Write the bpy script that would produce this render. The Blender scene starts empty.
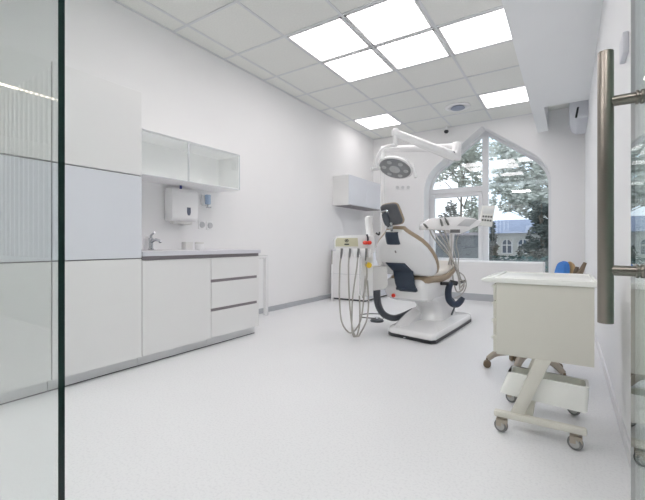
import bpy, bmesh, math, random
from mathutils import Vector, Matrix, noise
random.seed(7)
C = bpy.context.scene.collection
PI = math.pi
# ------------------------------------------------------------------ view
F, U0, V0, YAW, EYE = 379.77, 322.5, 244.14, math.radians(32.886), 0.96
cs, sn = math.cos(YAW), math.sin(YAW)
def at(u, v, d):                      # a measured point: pixel and distance -> metres
    r = (u - U0) * d / F
    return Vector((cs * r - sn * d, sn * r + cs * d, EYE + (V0 - v) * d / F))

# ------------------------------------------------------------------ materials
def lin(c):
    return tuple(((x / 255) / 12.92 if x <= 10 else ((x / 255 + .055) / 1.055) ** 2.4) for x in c) + (1,)
def mat(name, rgb, rough=.5, metal=0, spec=.5, var=.02, scale=6, coat=0, bump=0, bscale=200):
    m = bpy.data.materials.new(name); m.use_nodes = True
    n, l = m.node_tree.nodes, m.node_tree.links
    b = n['Principled BSDF']
    base = lin(rgb)
    b.inputs['Roughness'].default_value = rough
    b.inputs['Metallic'].default_value = metal
    b.inputs['Specular IOR Level'].default_value = spec
    b.inputs['Coat Weight'].default_value = coat
    tc = n.new('ShaderNodeTexCoord')
    nz = n.new('ShaderNodeTexNoise'); nz.inputs['Scale'].default_value = scale; nz.inputs['Detail'].default_value = 3
    l.new(tc.outputs['Object'], nz.inputs['Vector'])
    r = n.new('ShaderNodeValToRGB')
    r.color_ramp.elements[0].position = .3; r.color_ramp.elements[1].position = .7
    r.color_ramp.elements[0].color = tuple(max(0, x * (1 - var)) for x in base[:3]) + (1,)
    r.color_ramp.elements[1].color = tuple(min(1, x * (1 + var)) for x in base[:3]) + (1,)
    l.new(nz.outputs['Fac'], r.inputs['Fac']); l.new(r.outputs['Color'], b.inputs['Base Color'])
    if bump:
        n2 = n.new('ShaderNodeTexNoise'); n2.inputs['Scale'].default_value = bscale
        l.new(tc.outputs['Object'], n2.inputs['Vector'])
        bp = n.new('ShaderNodeBump'); bp.inputs['Strength'].default_value = bump; bp.inputs['Distance'].default_value = .002
        l.new(n2.outputs['Fac'], bp.inputs['Height']); l.new(bp.outputs['Normal'], b.inputs['Normal'])
    return m
def emit(name, rgb, s):
    m = bpy.data.materials.new(name); m.use_nodes = True
    n, l = m.node_tree.nodes, m.node_tree.links
    n.remove(n['Principled BSDF'])
    e = n.new('ShaderNodeEmission'); e.inputs['Color'].default_value = lin(rgb); e.inputs['Strength'].default_value = s
    l.new(e.outputs[0], n['Material Output'].inputs[0])
    return m
def glass(name, tint, ior=1.45, refl=(1, 1, 1, 1)):
    m = bpy.data.materials.new(name); m.use_nodes = True
    n, l = m.node_tree.nodes, m.node_tree.links
    n.remove(n['Principled BSDF'])
    t = n.new('ShaderNodeBsdfTransparent'); t.inputs[0].default_value = lin(tint)
    g = n.new('ShaderNodeBsdfGlossy'); g.inputs['Roughness'].default_value = 0.0; g.inputs[0].default_value = refl
    f = n.new('ShaderNodeFresnel'); geo = n.new('ShaderNodeNewGeometry')
    mi = n.new('ShaderNodeMix'); mi.data_type = 'FLOAT'      # thin sheet: the same reflectance on both faces
    mi.inputs[2].default_value = ior; mi.inputs[3].default_value = 1 / ior
    l.new(geo.outputs['Backfacing'], mi.inputs[0]); l.new(mi.outputs[0], f.inputs['IOR'])
    x = n.new('ShaderNodeMixShader')
    l.new(f.outputs[0], x.inputs[0]); l.new(t.outputs[0], x.inputs[1]); l.new(g.outputs[0], x.inputs[2])
    l.new(x.outputs[0], n['Material Output'].inputs[0])
    return m
M = dict(
    wall=mat('wall_paint', (236, 236, 236), .75, var=.008, scale=2, bump=.05, bscale=300),
    wall_side=mat('side_wall_paint', (236, 237, 238), .75, var=.008, scale=2),
    soffit=mat('soffit_paint', (236, 238, 239), .8, var=.006, scale=2),
    tile=mat('ceiling_tile', (228, 229, 225), .9, var=.03, scale=60, bump=.25, bscale=140),
    tbar=mat('ceiling_bar', (214, 216, 218), .6),
    gap_shade=mat('seam_shade_grey', (120, 121, 124), .6),  # shade inside the door gaps, put into a grey colour
    base=mat('baseboard_grey', (178, 181, 185), .5),
    base_w=mat('baseboard_white', (225, 226, 227), .5),
    cab=mat('cabinet_matt', (231, 231, 230), .45, var=.006, scale=3),
    cab_g=mat('cabinet_gloss', (222, 225, 231), .12, var=.004, scale=3),
    cab_in=mat('cabinet_inside', (251, 251, 250), .6, var=.006),
    plinth=mat('plinth_grey', (222, 223, 224), .45),
    dark=mat('dark_gap', (72, 70, 74), .6),
    alu=mat('aluminium_strip', (142, 136, 140), .4, metal=.5),
    top=mat('worktop', (214, 214, 220), .35, var=.01, scale=40),
    white=mat('white_plastic', (236, 236, 236), .3, var=.005),
    white_s=mat('white_lacquer', (238, 238, 238), .18, var=.004, coat=.3),
    offw=mat('offwhite_plastic', (224, 223, 220), .4, var=.01),
    cream=mat('cream_label', (206, 203, 176), .5),
    beige=mat('beige_panel', (212, 210, 200), .5, var=.008, scale=4),
    beige_t=mat('beige_top', (240, 241, 236), .25, var=.006),
    beige_d=mat('beige_base', (170, 160, 146), .5, var=.02),
    tan=mat('tan_leather', (164, 146, 122), .42, var=.03, scale=20),
    navy=mat('navy_leather', (46, 58, 74), .45, var=.06, scale=25, bump=.2, bscale=150),
    grey_d=mat('dark_grey_leather', (84, 86, 90), .5, var=.05, scale=25, bump=.2, bscale=150),
    black=mat('black_rubber', (38, 40, 44), .5),
    char=mat('charcoal_plastic', (78, 82, 88), .35),
    chrome=mat('chrome', (205, 207, 210), .15, metal=1),
    steel=mat('brushed_steel', (142, 136, 128), .40, metal=1, var=.06, scale=3),
    hose=mat('hose_grey', (172, 169, 162), .5, var=.04, scale=30),
    hose_l=mat('hose_light', (196, 194, 190), .5, var=.04, scale=30),
    lampface=mat('lamp_face', (138, 140, 142), .4),
    lampled=mat('lamp_lens', (190, 192, 194), .2),
    red=mat('red_plastic', (226, 66, 46), .35),
    yellow=mat('yellow_plastic', (226, 190, 48), .4),
    blue=mat('blue_fabric', (66, 128, 206), .7, var=.05, scale=20),
    blue_d=mat('blue_plastic', (58, 66, 140), .4),
    wood=mat('tan_wood', (196, 164, 120), .5, var=.08, scale=14),
    brown=mat('brown_plastic', (120, 104, 84), .5),
    wheel=mat('castor_grey', (120, 120, 120), .5),
    hub=mat('castor_hub', (176, 176, 174), .4),
    acw=mat('air_conditioner_white', (214, 216, 222), .4),
    frame=mat('window_frame', (226, 227, 229), .35, var=.005),
    gedge=mat('glass_edge_green', (8, 32, 30), .25),
    screen=mat('panel_window', (232, 234, 232), .25),
    btn=mat('button_grey', (112, 114, 112), .5),
    slat=mat('slat_white', (232, 232, 230), .6),
    waiting_shade=mat('waiting_wall_shade', (62, 64, 64), .8),  # dimness of the waiting room put into a dark wall colour
    corr=mat('corridor_white', (214, 216, 215), .8),
    ceil_emit=emit('panel_glow', (255, 249, 250), 5.6),
    corr_fill=emit('corridor_fill_glow', (255, 248, 249), 27.0),  # glow of the added corridor fill panels
    led=emit('led_strip_glow', (255, 240, 220), 9.0),
    glass=glass('partition_glass', (246, 249, 248), 1.6),
    glass_back=glass('partition_low_reflection', (248, 250, 249), 1.12),  # weak reflection set on the room-side face only
    dglass=glass('door_glass', (232, 242, 239), 1.42),
    wglass=glass('window_glass', (248, 250, 251), 1.75),
    cglass=glass('cabinet_glass', (253, 254, 254), 1.7),
    roof=mat('blue_roof', (142, 152, 176), .7, var=.08, scale=2),
    house=mat('house_wall', (206, 206, 204), .9, var=.05, scale=1),
    hwin=mat('house_window', (92, 104, 122), .3),
    garage=mat('grey_render', (92, 96, 99), .9, var=.08, scale=1),
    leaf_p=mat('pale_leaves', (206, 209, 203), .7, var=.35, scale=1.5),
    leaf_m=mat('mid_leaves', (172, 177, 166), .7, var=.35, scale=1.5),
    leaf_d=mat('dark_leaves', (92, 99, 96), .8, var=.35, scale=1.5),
    hedge=mat('teal_hedge', (52, 84, 84), .8, var=.3, scale=3),
    bark=mat('bark', (112, 106, 98), .9, var=.2, scale=8),
    ground=mat('outdoor_ground', (96, 100, 94), .95, var=.15, scale=.6),
)
# floor: pale speckled vinyl
def floor_mat():
    m = mat('speckled_vinyl', (227, 228, 229), .34, var=.012, scale=1.2)
    n, l = m.node_tree.nodes, m.node_tree.links
    b = n['Principled BSDF']
    ramp = [x for x in n if x.type == 'VALTORGB'][0]
    tc = [x for x in n if x.type == 'TEX_COORD'][0]
    sp = n.new('ShaderNodeTexNoise'); sp.inputs['Scale'].default_value = 90; sp.inputs['Detail'].default_value = 2
    l.new(tc.outputs['Object'], sp.inputs['Vector'])
    r2 = n.new('ShaderNodeValToRGB'); e = r2.color_ramp.elements
    e[0].position = .34; e[0].color = (.93, .93, .935, 1); e[1].position = .5; e[1].color = (1, 1, 1, 1)
    l.new(sp.outputs['Fac'], r2.inputs['Fac'])
    mx = n.new('ShaderNodeMix'); mx.data_type = 'RGBA'; mx.blend_type = 'MULTIPLY'; mx.inputs[0].default_value = 1
    l.new(ramp.outputs['Color'], mx.inputs[6]); l.new(r2.outputs['Color'], mx.inputs[7])
    l.new(mx.outputs[2], b.inputs['Base Color'])
    b.inputs['Specular IOR Level'].default_value = .4
    return m
M['floor'] = floor_mat()

# ------------------------------------------------------------------ mesh helpers
def frame_of(axis):
    a = axis.normalized()
    h = Vector((0, 0, 1)) if abs(a.z) < .9 else Vector((1, 0, 0))
    x = h.cross(a).normalized()
    return x, a.cross(x).normalized(), a
def spline(pts, k=6):
    P = [Vector(p) for p in pts]
    if len(P) < 3: return P
    out = []
    Q = [P[0] * 2 - P[1]] + P + [P[-1] * 2 - P[-2]]
    for i in range(1, len(Q) - 2):
        a, b, c, d = Q[i - 1:i + 3]
        for j in range(k):
            t = j / k
            out.append(.5 * (2 * b + (c - a) * t + (2 * a - 5 * b + 4 * c - d) * t * t + (3 * b - a - 3 * c + d) * t ** 3))
    out.append(P[-1])
    return out
class MB:
    def __init__(s): s.bm = bmesh.new(); s.mi = 0
    def _merge(s, b):
        me = bpy.data.meshes.new('t'); b.to_mesh(me); b.free(); s.bm.from_mesh(me); bpy.data.meshes.remove(me)
    def box(s, x0, x1, y0, y1, z0, z1, bev=0, seg=2, mtx=None):
        b = bmesh.new(); bmesh.ops.create_cube(b, size=1)
        for v in b.verts:
            v.co = Vector(((x0 + x1) / 2 + v.co.x * (x1 - x0), (y0 + y1) / 2 + v.co.y * (y1 - y0), (z0 + z1) / 2 + v.co.z * (z1 - z0)))
        if bev: bmesh.ops.bevel(b, geom=list(b.edges), offset=bev, segments=seg, affect='EDGES', profile=.5)
        if mtx: bmesh.ops.transform(b, matrix=mtx, verts=b.verts)
        for f in b.faces: f.material_index = s.mi
        s._merge(b); return s
    def cyl(s, p0, p1, r0, r1=None, n=24, bev=0):
        p0, p1 = Vector(p0), Vector(p1); r1 = r0 if r1 is None else r1
        x, y, a = frame_of(p1 - p0); L = (p1 - p0).length
        prof = [(0, 0), (r0, 0), (r1, L), (0, L)]
        if bev: prof = [(0, 0), (r0 - bev, 0), (r0 - bev * .3, bev * .3), (r0, bev), (r1, L - bev), (r1 - bev * .3, L - bev * .3), (r1 - bev, L), (0, L)]
        return s.lathe(prof, p0, a, n)
    def lathe(s, prof, o=(0, 0, 0), axis=(0, 0, 1), n=24):
        o = Vector(o); x, y, a = frame_of(Vector(axis)); b = s.bm; rings = []
        for r, h in prof:
            if r < 1e-6: rings.append([b.verts.new(o + a * h)])
            else: rings.append([b.verts.new(o + a * h + x * r * math.cos(2 * PI * i / n) + y * r * math.sin(2 * PI * i / n)) for i in range(n)])
        for A, B in zip(rings, rings[1:]):
            for i in range(n):
                j = (i + 1) % n
                if len(A) == 1 and len(B) == 1: continue
                if len(A) == 1: q = (A[0], B[j], B[i])
                elif len(B) == 1: q = (A[i], A[j], B[0])
                else: q = (A[i], A[j], B[j], B[i])
                f = b.faces.new(q); f.material_index = s.mi
        return s
    def tube(s, pts, r, n=10, k=6, smooth=True, flat=1.0):
        P = spline(pts, k) if smooth else [Vector(p) for p in pts]
        R = r if isinstance(r, (list, tuple)) else None
        b = s.bm; rings = []; px = None
        for i, p in enumerate(P):
            t = (P[min(i + 1, len(P) - 1)] - P[max(i - 1, 0)]).normalized()
            if px is None: px = frame_of(t)[0]
            px = (px - t * px.dot(t)).normalized(); py = t.cross(px)
            if R: 
                q = i / (len(P) - 1) * (len(R) - 1); q0 = min(int(q), len(R) - 2); rr = R[q0] + (R[q0 + 1] - R[q0]) * (q - q0)
            else: rr = r
            rings.append([b.verts.new(p + px * rr * math.cos(2 * PI * i2 / n) + py * rr * flat * math.sin(2 * PI * i2 / n)) for i2 in range(n)])
        for A, B in zip(rings, rings[1:]):
            for i in range(n):
                f = b.faces.new((A[i], A[(i + 1) % n], B[(i + 1) % n], B[i])); f.material_index = s.mi
        f = b.faces.new(rings[0][::-1]); f.material_index = s.mi
        f = b.faces.new(rings[-1]); f.material_index = s.mi
        return s
    def layers(s, outl, lays, o, ex, ey, en, center=None):
        """outline (2D) stacked as scaled rings; lays = [(scale, depth)], closed both ends"""
        o, ex, ey, en = Vector(o), Vector(ex), Vector(ey), Vector(en); b = s.bm
        cx, cy = center or (sum(p[0] for p in outl) / len(outl), sum(p[1] for p in outl) / len(outl))
        rings = [[b.verts.new(o + ex * (cx + (p[0] - cx) * k) + ey * (cy + (p[1] - cy) * k) + en * h) for p in outl] for k, h in lays]
        n = len(outl)
        for A, B in zip(rings, rings[1:]):
            for i in range(n):
                f = b.faces.new((A[i], A[(i + 1) % n], B[(i + 1) % n], B[i])); f.material_index = s.mi
        f = b.faces.new(rings[0][::-1]); f.material_index = s.mi
        f = b.faces.new(rings[-1]); f.material_index = s.mi
        return s
    def prism(s, outl, o, ex, ey, en, t, bev=0):
        b = bmesh.new(); o, ex, ey, en = Vector(o), Vector(ex), Vector(ey), Vector(en)
        A = [b.verts.new(o + ex * p[0] + ey * p[1]) for p in outl]
        B = [b.verts.new(o + ex * p[0] + ey * p[1] + en * t) for p in outl]
        n = len(outl)
        b.faces.new(A[::-1]); b.faces.new(B)
        for i in range(n): b.faces.new((A[i], A[(i + 1) % n], B[(i + 1) % n], B[i]))
        if bev: bmesh.ops.bevel(b, geom=list(b.edges), offset=bev, segments=2, affect='EDGES', profile=.5)
        for f in b.faces: f.material_index = s.mi
        s._merge(b); return s
    def loft(s, secs):
        b = s.bm; rings = [[b.verts.new(Vector(p)) for p in sec] for sec in secs]; n = len(secs[0])
        for A, B in zip(rings, rings[1:]):
            for i in range(n): b.faces.new((A[i], A[(i + 1) % n], B[(i + 1) % n], B[i])).material_index = s.mi
        b.faces.new(rings[0][::-1]).material_index = s.mi; b.faces.new(rings[-1]).material_index = s.mi
        return s
    def build(s, name, m, parent=None, local=False, smooth=True, kind=None, label=None):
        bmesh.ops.recalc_face_normals(s.bm, faces=s.bm.faces)
        if parent is not None and not local:
            root = parent
            while root.parent: root = root.parent
            o = root.location
            for v in s.bm.verts: v.co -= o
        elif parent is None and not local:              # a one-mesh thing: origin at its base
            xs = [v.co for v in s.bm.verts]
            o = Vector(((min(p.x for p in xs) + max(p.x for p in xs)) / 2, (min(p.y for p in xs) + max(p.y for p in xs)) / 2, min(p.z for p in xs)))
            for v in s.bm.verts: v.co -= o
        me = bpy.data.meshes.new(name); s.bm.to_mesh(me); s.bm.free()
        for mm in (m if isinstance(m, (list, tuple)) else [m]): me.materials.append(mm)
        ob = bpy.data.objects.new(name, me); C.objects.link(ob)
        if parent is not None: ob.parent = parent
        elif not local: ob.location = o
        if smooth:
            me.shade_smooth()
            try: me.set_sharp_from_angle(angle=math.radians(35))
            except Exception: pass
        if kind: ob['kind'] = kind
        if label: ob['label'] = label
        return ob
def tag(o, label, cat, group=None, kind=None):
    o['label'] = label; o['category'] = cat
    if group: o['group'] = group
    if kind: o['kind'] = kind
    return o
def thing(name, loc, label, cat, group=None, rz=0):
    o = bpy.data.objects.new(name, None); C.objects.link(o); o.location = loc; o.rotation_euler = (0, 0, rz)
    o.empty_display_size = .1
    return tag(o, label, cat, group)
def struct(name, mb, m, parent=None, smooth=False):
    return mb.build(name, m, parent, smooth=smooth, kind='structure' if parent is None else None)
def rrect(w, h, r, n=5):
    out = []
    for cx, cy, a0 in ((w / 2 - r, h / 2 - r, 0), (-w / 2 + r, h / 2 - r, 90), (-w / 2 + r, -h / 2 + r, 180), (w / 2 - r, -h / 2 + r, 270)):
        for i in range(n + 1):
            a = math.radians(a0 + 90 * i / n); out.append((cx + r * math.cos(a), cy + r * math.sin(a)))
    return out
X, Y, Z = Vector((1, 0, 0)), Vector((0, 1, 0)), Vector((0, 0, 1))

# ------------------------------------------------------------------ the setting
XL, XR, YB, H = -3.575, .235, 7.57, 3.245
YW = 8.02                                   # outer face of the window wall
YG = .40                                    # glass front
struct('floor', MB().box(-9, 1.4, -3.3, YW, -.1, 0), M['floor'])
struct('wall_left', MB().box(XL - .15, XL, YG - .02, YW, 0, H + .1), M['wall'])
struct('wall_right', MB().box(XR, XR + .15, YG - .02, YW, 0, H + .1), M['wall_side'])
# back wall with a pointed arch opening
AC, AW, AS, AP, ASL, AB = -1.345, 1.105, 2.0, 3.165, .745, .36
def arch(inset=0, zb=AB):
    w = AW - inset; ap = AP - inset * 1.25
    pts = []
    c = (w, ap - ASL * w); a = (w, AS - .0); e = (.80, ap - ASL * .80)
    for i in range(11):
        t = i / 10
        pts.append(((1 - t) ** 2 * a[0] + 2 * t * (1 - t) * c[0] + t * t * e[0], (1 - t) ** 2 * a[1] + 2 * t * (1 - t) * c[1] + t * t * e[1]))
    right = [(w, zb)] + pts + [(0, ap)]
    left = [(-x, z) for x, z in reversed(right[:-1])]
    return [(AC + x, z) for x, z in right + left]
def holed(outer, inner, y0, y1):
    mb = MB(); b = mb.bm
    for y in (y0, y1):
        es = []
        for loop in (outer, inner):
            vs = [b.verts.new((p[0], y, p[1])) for p in loop]
            es += [b.edges.new((vs[i], vs[(i + 1) % len(vs)])) for i in range(len(vs))]
        bmesh.ops.triangle_fill(b, edges=es, use_beauty=True)
    for loop in (outer, inner):
        n = len(loop)
        for i in range(n):
            p, q = loop[i], loop[(i + 1) % n]
            b.faces.new([b.verts.new(t) for t in ((p[0], y0, p[1]), (q[0], y0, q[1]), (q[0], y1, q[1]), (p[0], y1, p[1]))])
    bmesh.ops.remove_doubles(b, verts=b.verts, dist=1e-5)
    return mb
struct('wall_back', holed([(XL, 0), (XR, 0), (XR, H + .1), (XL, H + .1)], arch(), YB, YW), M['wall'])
# low boxed-in radiator ledge below the window
mb = MB().box(-2.75, -.33, 6.87, YB, 0, .655, .006)
struct('trim_1', mb, M['wall'])
struct('baseboard_back', MB().box(-2.765, -.33, 6.855, 6.872, 0, .115, .003), M['base'])
mb = MB().box(XL, XL + .014, 3.05, YB, 0, .07, .003)
struct('baseboard_left', mb, M['base'])
struct('baseboard_right', MB().box(XR - .012, XR, .42, YB, 0, .07, .003), M['base_w'])
struct('baseboard_corner', MB().box(XL + .014, -2.765, YB - .014, YB, 0, .07, .003), M['base']).name = 'trim_2'
# ceiling: tiles between a lowered bar grid
GX = [-4.056 + .72 * i for i in range(7)]
GY = [1.838 + .72 * j for j in range(-2, 9)]
struct('ceiling', MB().box(XL, XR, YG - .02, YW, H, H + .1), M['tile'])
mb = MB()
for gx in GX:
    if XL < gx < XR - .6: mb.box(gx - .014, gx + .014, YG, YB, H - .006, H + .002)
for gy in GY:
    if YG < gy < YB - .05: mb.box(XL, -.43, gy - .014, gy + .014, H - .0065, H + .002)
mb.box(XL, XL + .022, YG, YB, H - .008, H + .002); mb.box(XL, -.43, YB - .022, YB, H - .008, H + .002)
struct('trim_3', mb, M['tbar'])
# dropped soffit along the right wall, with a niche at its far end
mb = MB().box(-.445, XR, YG, 6.22, 2.9, H); mb.box(-.445, -.285, 6.22, YB, 2.9, H)
struct('trim_4', mb, M['soffit'])

# window: white frame, mullion, transom, opening casement, panes
w = bpy.data.objects.new('window_1', None); C.objects.link(w); w.location = (AC, YW - .1, AB); w['kind'] = 'structure'
y0, y1 = YW - .1, YW - .03
fo = holed(arch(.0), arch(.055, AB + .06), y0, y1)
fo.build('window_frame', M['frame'], w, smooth=False)
fo = MB().box(-1.407, -1.292, y0 - .01, y1, AB + .05, 3.09, .008)
fo.build('mullion', M['frame'], w, smooth=False)
MB().box(-2.40, -1.40, y0 - .01, y1, 1.99, 2.10, .008).build('transom', M['frame'], w, smooth=False)
cz0, cz1 = .62, 1.985
cf = MB()
cf.box(-2.405, -2.33, y0 - .035, y1 - .01, cz0, cz1, .01); cf.box(-1.475, -1.40, y0 - .035, y1 - .01, cz0, cz1, .01)
cf.box(-2.33, -1.475, y0 - .035, y1 - .01, cz1 - .075, cz1, .01); cf.box(-2.33, -1.475, y0 - .035, y1 - .01, cz0, cz0 + .06, .01)
cas = cf.build('casement', M['frame'], w, smooth=False)
hd = MB().box(-1.455, -1.425, y0 - .05, y0 - .034, 1.22, 1.28, .004); hd.cyl((-1.44, y0 - .07, 1.25), (-1.44, y0 - .05, 1.25), .008, n=10); hd.box(-1.449, -1.431, y0 - .08, y0 - .066, 1.13, 1.26, .005)
hd.build('window_handle', M['white'], cas)
MB().box(-2.335, -1.47, y0 + .02, y0 + .03, cz0 + .05, cz1 - .07).build('window_pane', M['wglass'], w, smooth=False)
def pane(xa, xb, za):
    pts = [p for p in arch(.05, AB + .05)]
    out = []
    # clip the arch polygon to xa..xb and z>=za
    def clip(poly, f, inter):
        res = []
        for i in range(len(poly)):
            a, b = poly[i], poly[(i + 1) % len(poly)]
            if f(a): res.append(a)
            if f(a) != f(b): res.append(inter(a, b))
        return res
    def ix(x): return lambda a, b: (x, a[1] + (b[1] - a[1]) * (x - a[0]) / (b[0] - a[0]))
    def iz(z): return lambda a, b: (a[0] + (b[0] - a[0]) * (z - a[1]) / (b[1] - a[1]), z)
    pts = clip(pts, lambda p: p[0] >= xa, ix(xa)); pts = clip(pts, lambda p: p[0] <= xb, ix(xb)); pts = clip(pts, lambda p: p[1] >= za, iz(za))
    return MB().prism(pts, (0, y0 + .02, 0), X, Z, Y, .01)
pane(-2.5, -1.39, 2.08).build('window_pane', M['wglass'], w, smooth=False)
pane(-1.31, -.1, AB + .04).build('window_pane', M['wglass'], w, smooth=False)

# glass front: fixed pane on the left, open door on the right
def sheet(x0, x1, y0, y1, z0, z1, gm, em):
    mb = MB().box(x0, x1, y0, y1, z0, z1)
    thin = 0 if (x1 - x0) < (y1 - y0) else 1
    mb.bm.normal_update()
    for f in mb.bm.faces:
        f.material_index = 0 if abs(f.normal[thin]) > .9 else 1
    return mb
mb = sheet(XL, -.977, YG, YG + .014, .0, H, None, None)
for f_ in mb.bm.faces:
    if f_.normal.y > .9: f_.material_index = 2           # room-side reflection turned down in the material, so no doubled mirror image
gp = mb.build('glass_partition', [M['glass'], M['gedge'], M['glass_back']], smooth=False)
gp['kind'] = 'structure'; gp.name = 'wall_front'
d = bpy.data.objects.new('door_1', None); C.objects.link(d); d.location = (.155, YG, 0); d['kind'] = 'structure'
DX = .150
sheet(DX, DX + .010, YG + .02, 1.385, .012, 2.6, None, None).build('glass_pane', [M['dglass'], M['gedge']], d, smooth=False)
hx = at(605, V0, .93)
hb = MB().cyl((hx.x + .001, hx.y, .767), (hx.x + .001, hx.y, 1.430), .0166, n=32, bev=.0015).build('door_handle', M['steel'], d)
for z in (1.307, .896):
    so = MB().cyl((hx.x, hx.y, z), (DX, hx.y, z), .0125, n=20)
    so.cyl((DX - .016, hx.y, z), (DX - .010, hx.y, z), .0165, n=20, bev=.001); so.cyl((DX - .007, hx.y, z), (DX, hx.y, z), .0165, n=20, bev=.001)
    so.cyl((DX + .01, hx.y, z), (DX + .022, hx.y, z), .0165, n=20, bev=.001)
    so.build('handle_standoff', M['steel'], hb)
MB().cyl((.155, YG + .03, 0), (.155, YG + .03, .012), .02, n=16).build('door_pivot', M['steel'], d)

# corridor behind the viewer (seen mirrored in the glass)
struct('wall_corridor', MB().box(-9, XL - .15, YG - .02, YG + .13, 0, 3.05), M['corr'])
struct('ceiling_corridor', MB().box(-9, 1.4, -3.3, YG - .02, 3.02, 3.12), M['corr']).name = 'ceiling.001'
struct('wall_waiting', MB().box(-9, 1.4, -3.45, -3.3, 0, 3.1), M['waiting_shade'])
struct('wall_low', MB().box(-9, 1.4, -1.26, -1.14, 0, .8), M['corr'])
struct('wall_corridor_end', MB().box(-9.1, -9, -3.3, YG, 0, 3.1), M['corr'])
struct('wall_corridor_right', MB().box(1.4, 1.5, -3.3, YG, 0, 3.1), M['corr'])
struct('wall_front_right', MB().box(XR + .15, 1.4, YG - .02, YG + .13, 0, 3.1), M['corr'])
sl = thing('slat_screen', (-5.6, -1.2, .8), 'tall white upright slats of corridor screen mirrored in left glass pane', 'screen')
for i in range(46):
    x = -8.6 + i * .145
    MB().box(x, x + .048, -1.206, -1.194, .801, 3.019).build('slat', M['slat'], sl, smooth=False)
tag(MB().box(-6.106, -6.094, -3.2, -.9, 3.0, 3.022).build('led_strip', M['led'], smooth=False), 'thin glowing light line behind the slats, mirrored in left glass pane', 'light')
for k, x in enumerate((-7.4, -2.9, -1.5, .2)):  # unseen panels added to light the room front and the slats
    t = thing('ceiling_light', (x, -.45, 3.02), 'added unseen corridor fill light outside the glass front', 'light', 'added corridor fill lights')
    mb = MB(); mb.box(x - .32, x + .32, -.77, -.13, 2.99, 3.02, .004); mb.build('frame', M['white'], t)
    MB().box(x - .3, x + .3, -.75, -.15, 2.984, 2.99).build('diffuser', M['corr_fill'], t, smooth=False)

# ------------------------------------------------------------------ ceiling lights and fittings
LP = [(2, 2, 'bright square ceiling panel, left of the four set together, nearest the tall cabinets'),
      (3, 2, 'bright square ceiling panel cut by top edge of the photo, in the group of four'),
      (2, 3, 'bright square ceiling panel in the group of four, nearest the far left corner'),
      (3, 3, 'bright square ceiling panel next to the one cut by the soffit'),
      (4, 3, 'bright ceiling panel cut by the white soffit, nearer to the viewer'),
      (1, 6, 'bright ceiling panel far away at the left, above the lamp arm'),
      (2, 0, 'added unseen fill panel near the glass front, above the tall cabinets side'),  # out of view, added to brighten the front of the room
      (3, 0, 'added unseen fill panel near the glass front, above the middle of the floor'),  # likewise added out of view for more front light
      (4, 6, 'bright ceiling panel far away beside the soffit')]
for i, j, lb in LP:
    xa, xb, ya, yb = GX[i] + .02, GX[i] + .70, 1.838 + .72 * j + .02, 1.838 + .72 * j + .70
    xb = min(xb, -.452)
    t = thing('ceiling_light', ((xa + xb) / 2, (ya + yb) / 2, H), lb, 'light', 'square light panels in the ceiling')
    mb = MB()
    for a in ((xa, xb, ya, ya + .018), (xa, xb, yb - .018, yb), (xa, xa + .018, ya, yb), (xb - .018, xb, ya, yb)): mb.box(*a, H - .009, H)
    mb.build('frame', M['white'], t, smooth=False)
    MB().box(xa + .018, xb - .018, ya + .018, yb - .018, H - .005, H).build('diffuser', M['ceil_emit'], t, smooth=False)
t = thing('ceiling_vent', (-1.54, 6.52, H), 'round white ceiling vent near the back wall', 'vent')
MB().lathe([(0, 0), (.20, 0), (.205, -.008), (.19, -.02), (.15, -.024), (.13, -.012), (0, -.012)], (-1.54, 6.52, H), Z, 32).build('rim', M['white'], t)
MB().lathe([(0, -.012), (.10, -.012), (.115, -.03), (.09, -.042), (0, -.045)], (-1.54, 6.52, H), Z, 32).build('disc', mat('vent_grey', (150, 158, 176), .4), t)
p = Vector((-1.975, 7.46, H))
t = thing('security_camera', p, 'small black dome camera hanging from ceiling near back wall', 'camera')
MB().cyl(p, p - Z * .085, .022, .018).build('mount', M['white'], t)
MB().lathe([(0, 0), (.034, 0), (.044, -.016), (.040, -.04), (.024, -.056), (0, -.06)], p - Z * .085, Z, 20).build('dome', M['black'], t)

# air conditioner on the right wall in the niche
t = thing('air_conditioner', (XR, 6.85, 2.70), 'white wall air conditioner in the niche above right of window', 'air conditioner')
prof = [(0, .0), (-.13, .0), (-.19, .05), (-.215, .14), (-.215, .36), (-.19, .39), (0, .39)]
MB().prism(prof, (XR, 6.38, 2.715), X, Z, Y, .95, .01).build('housing', M['acw'], t)
MB().prism([(-.13, .01), (-.155, .02), (-.13, .16), (-.105, .16)], (XR, 6.372, 2.71), X, Z, Y, .02, .002).build('vent_slot', M['black'], t)
MB().box(XR - .222, XR - .213, 6.42, 7.28, 2.87, 3.04, .003).build('front_panel', M['acw'], t)
tag(MB().box(XR - .024, XR, 2.22, 2.36, 1.84, 1.94, .006).build('wall_controller', M['acw']), 'small pale box high on the right wall near the door handle', 'controller')

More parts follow.
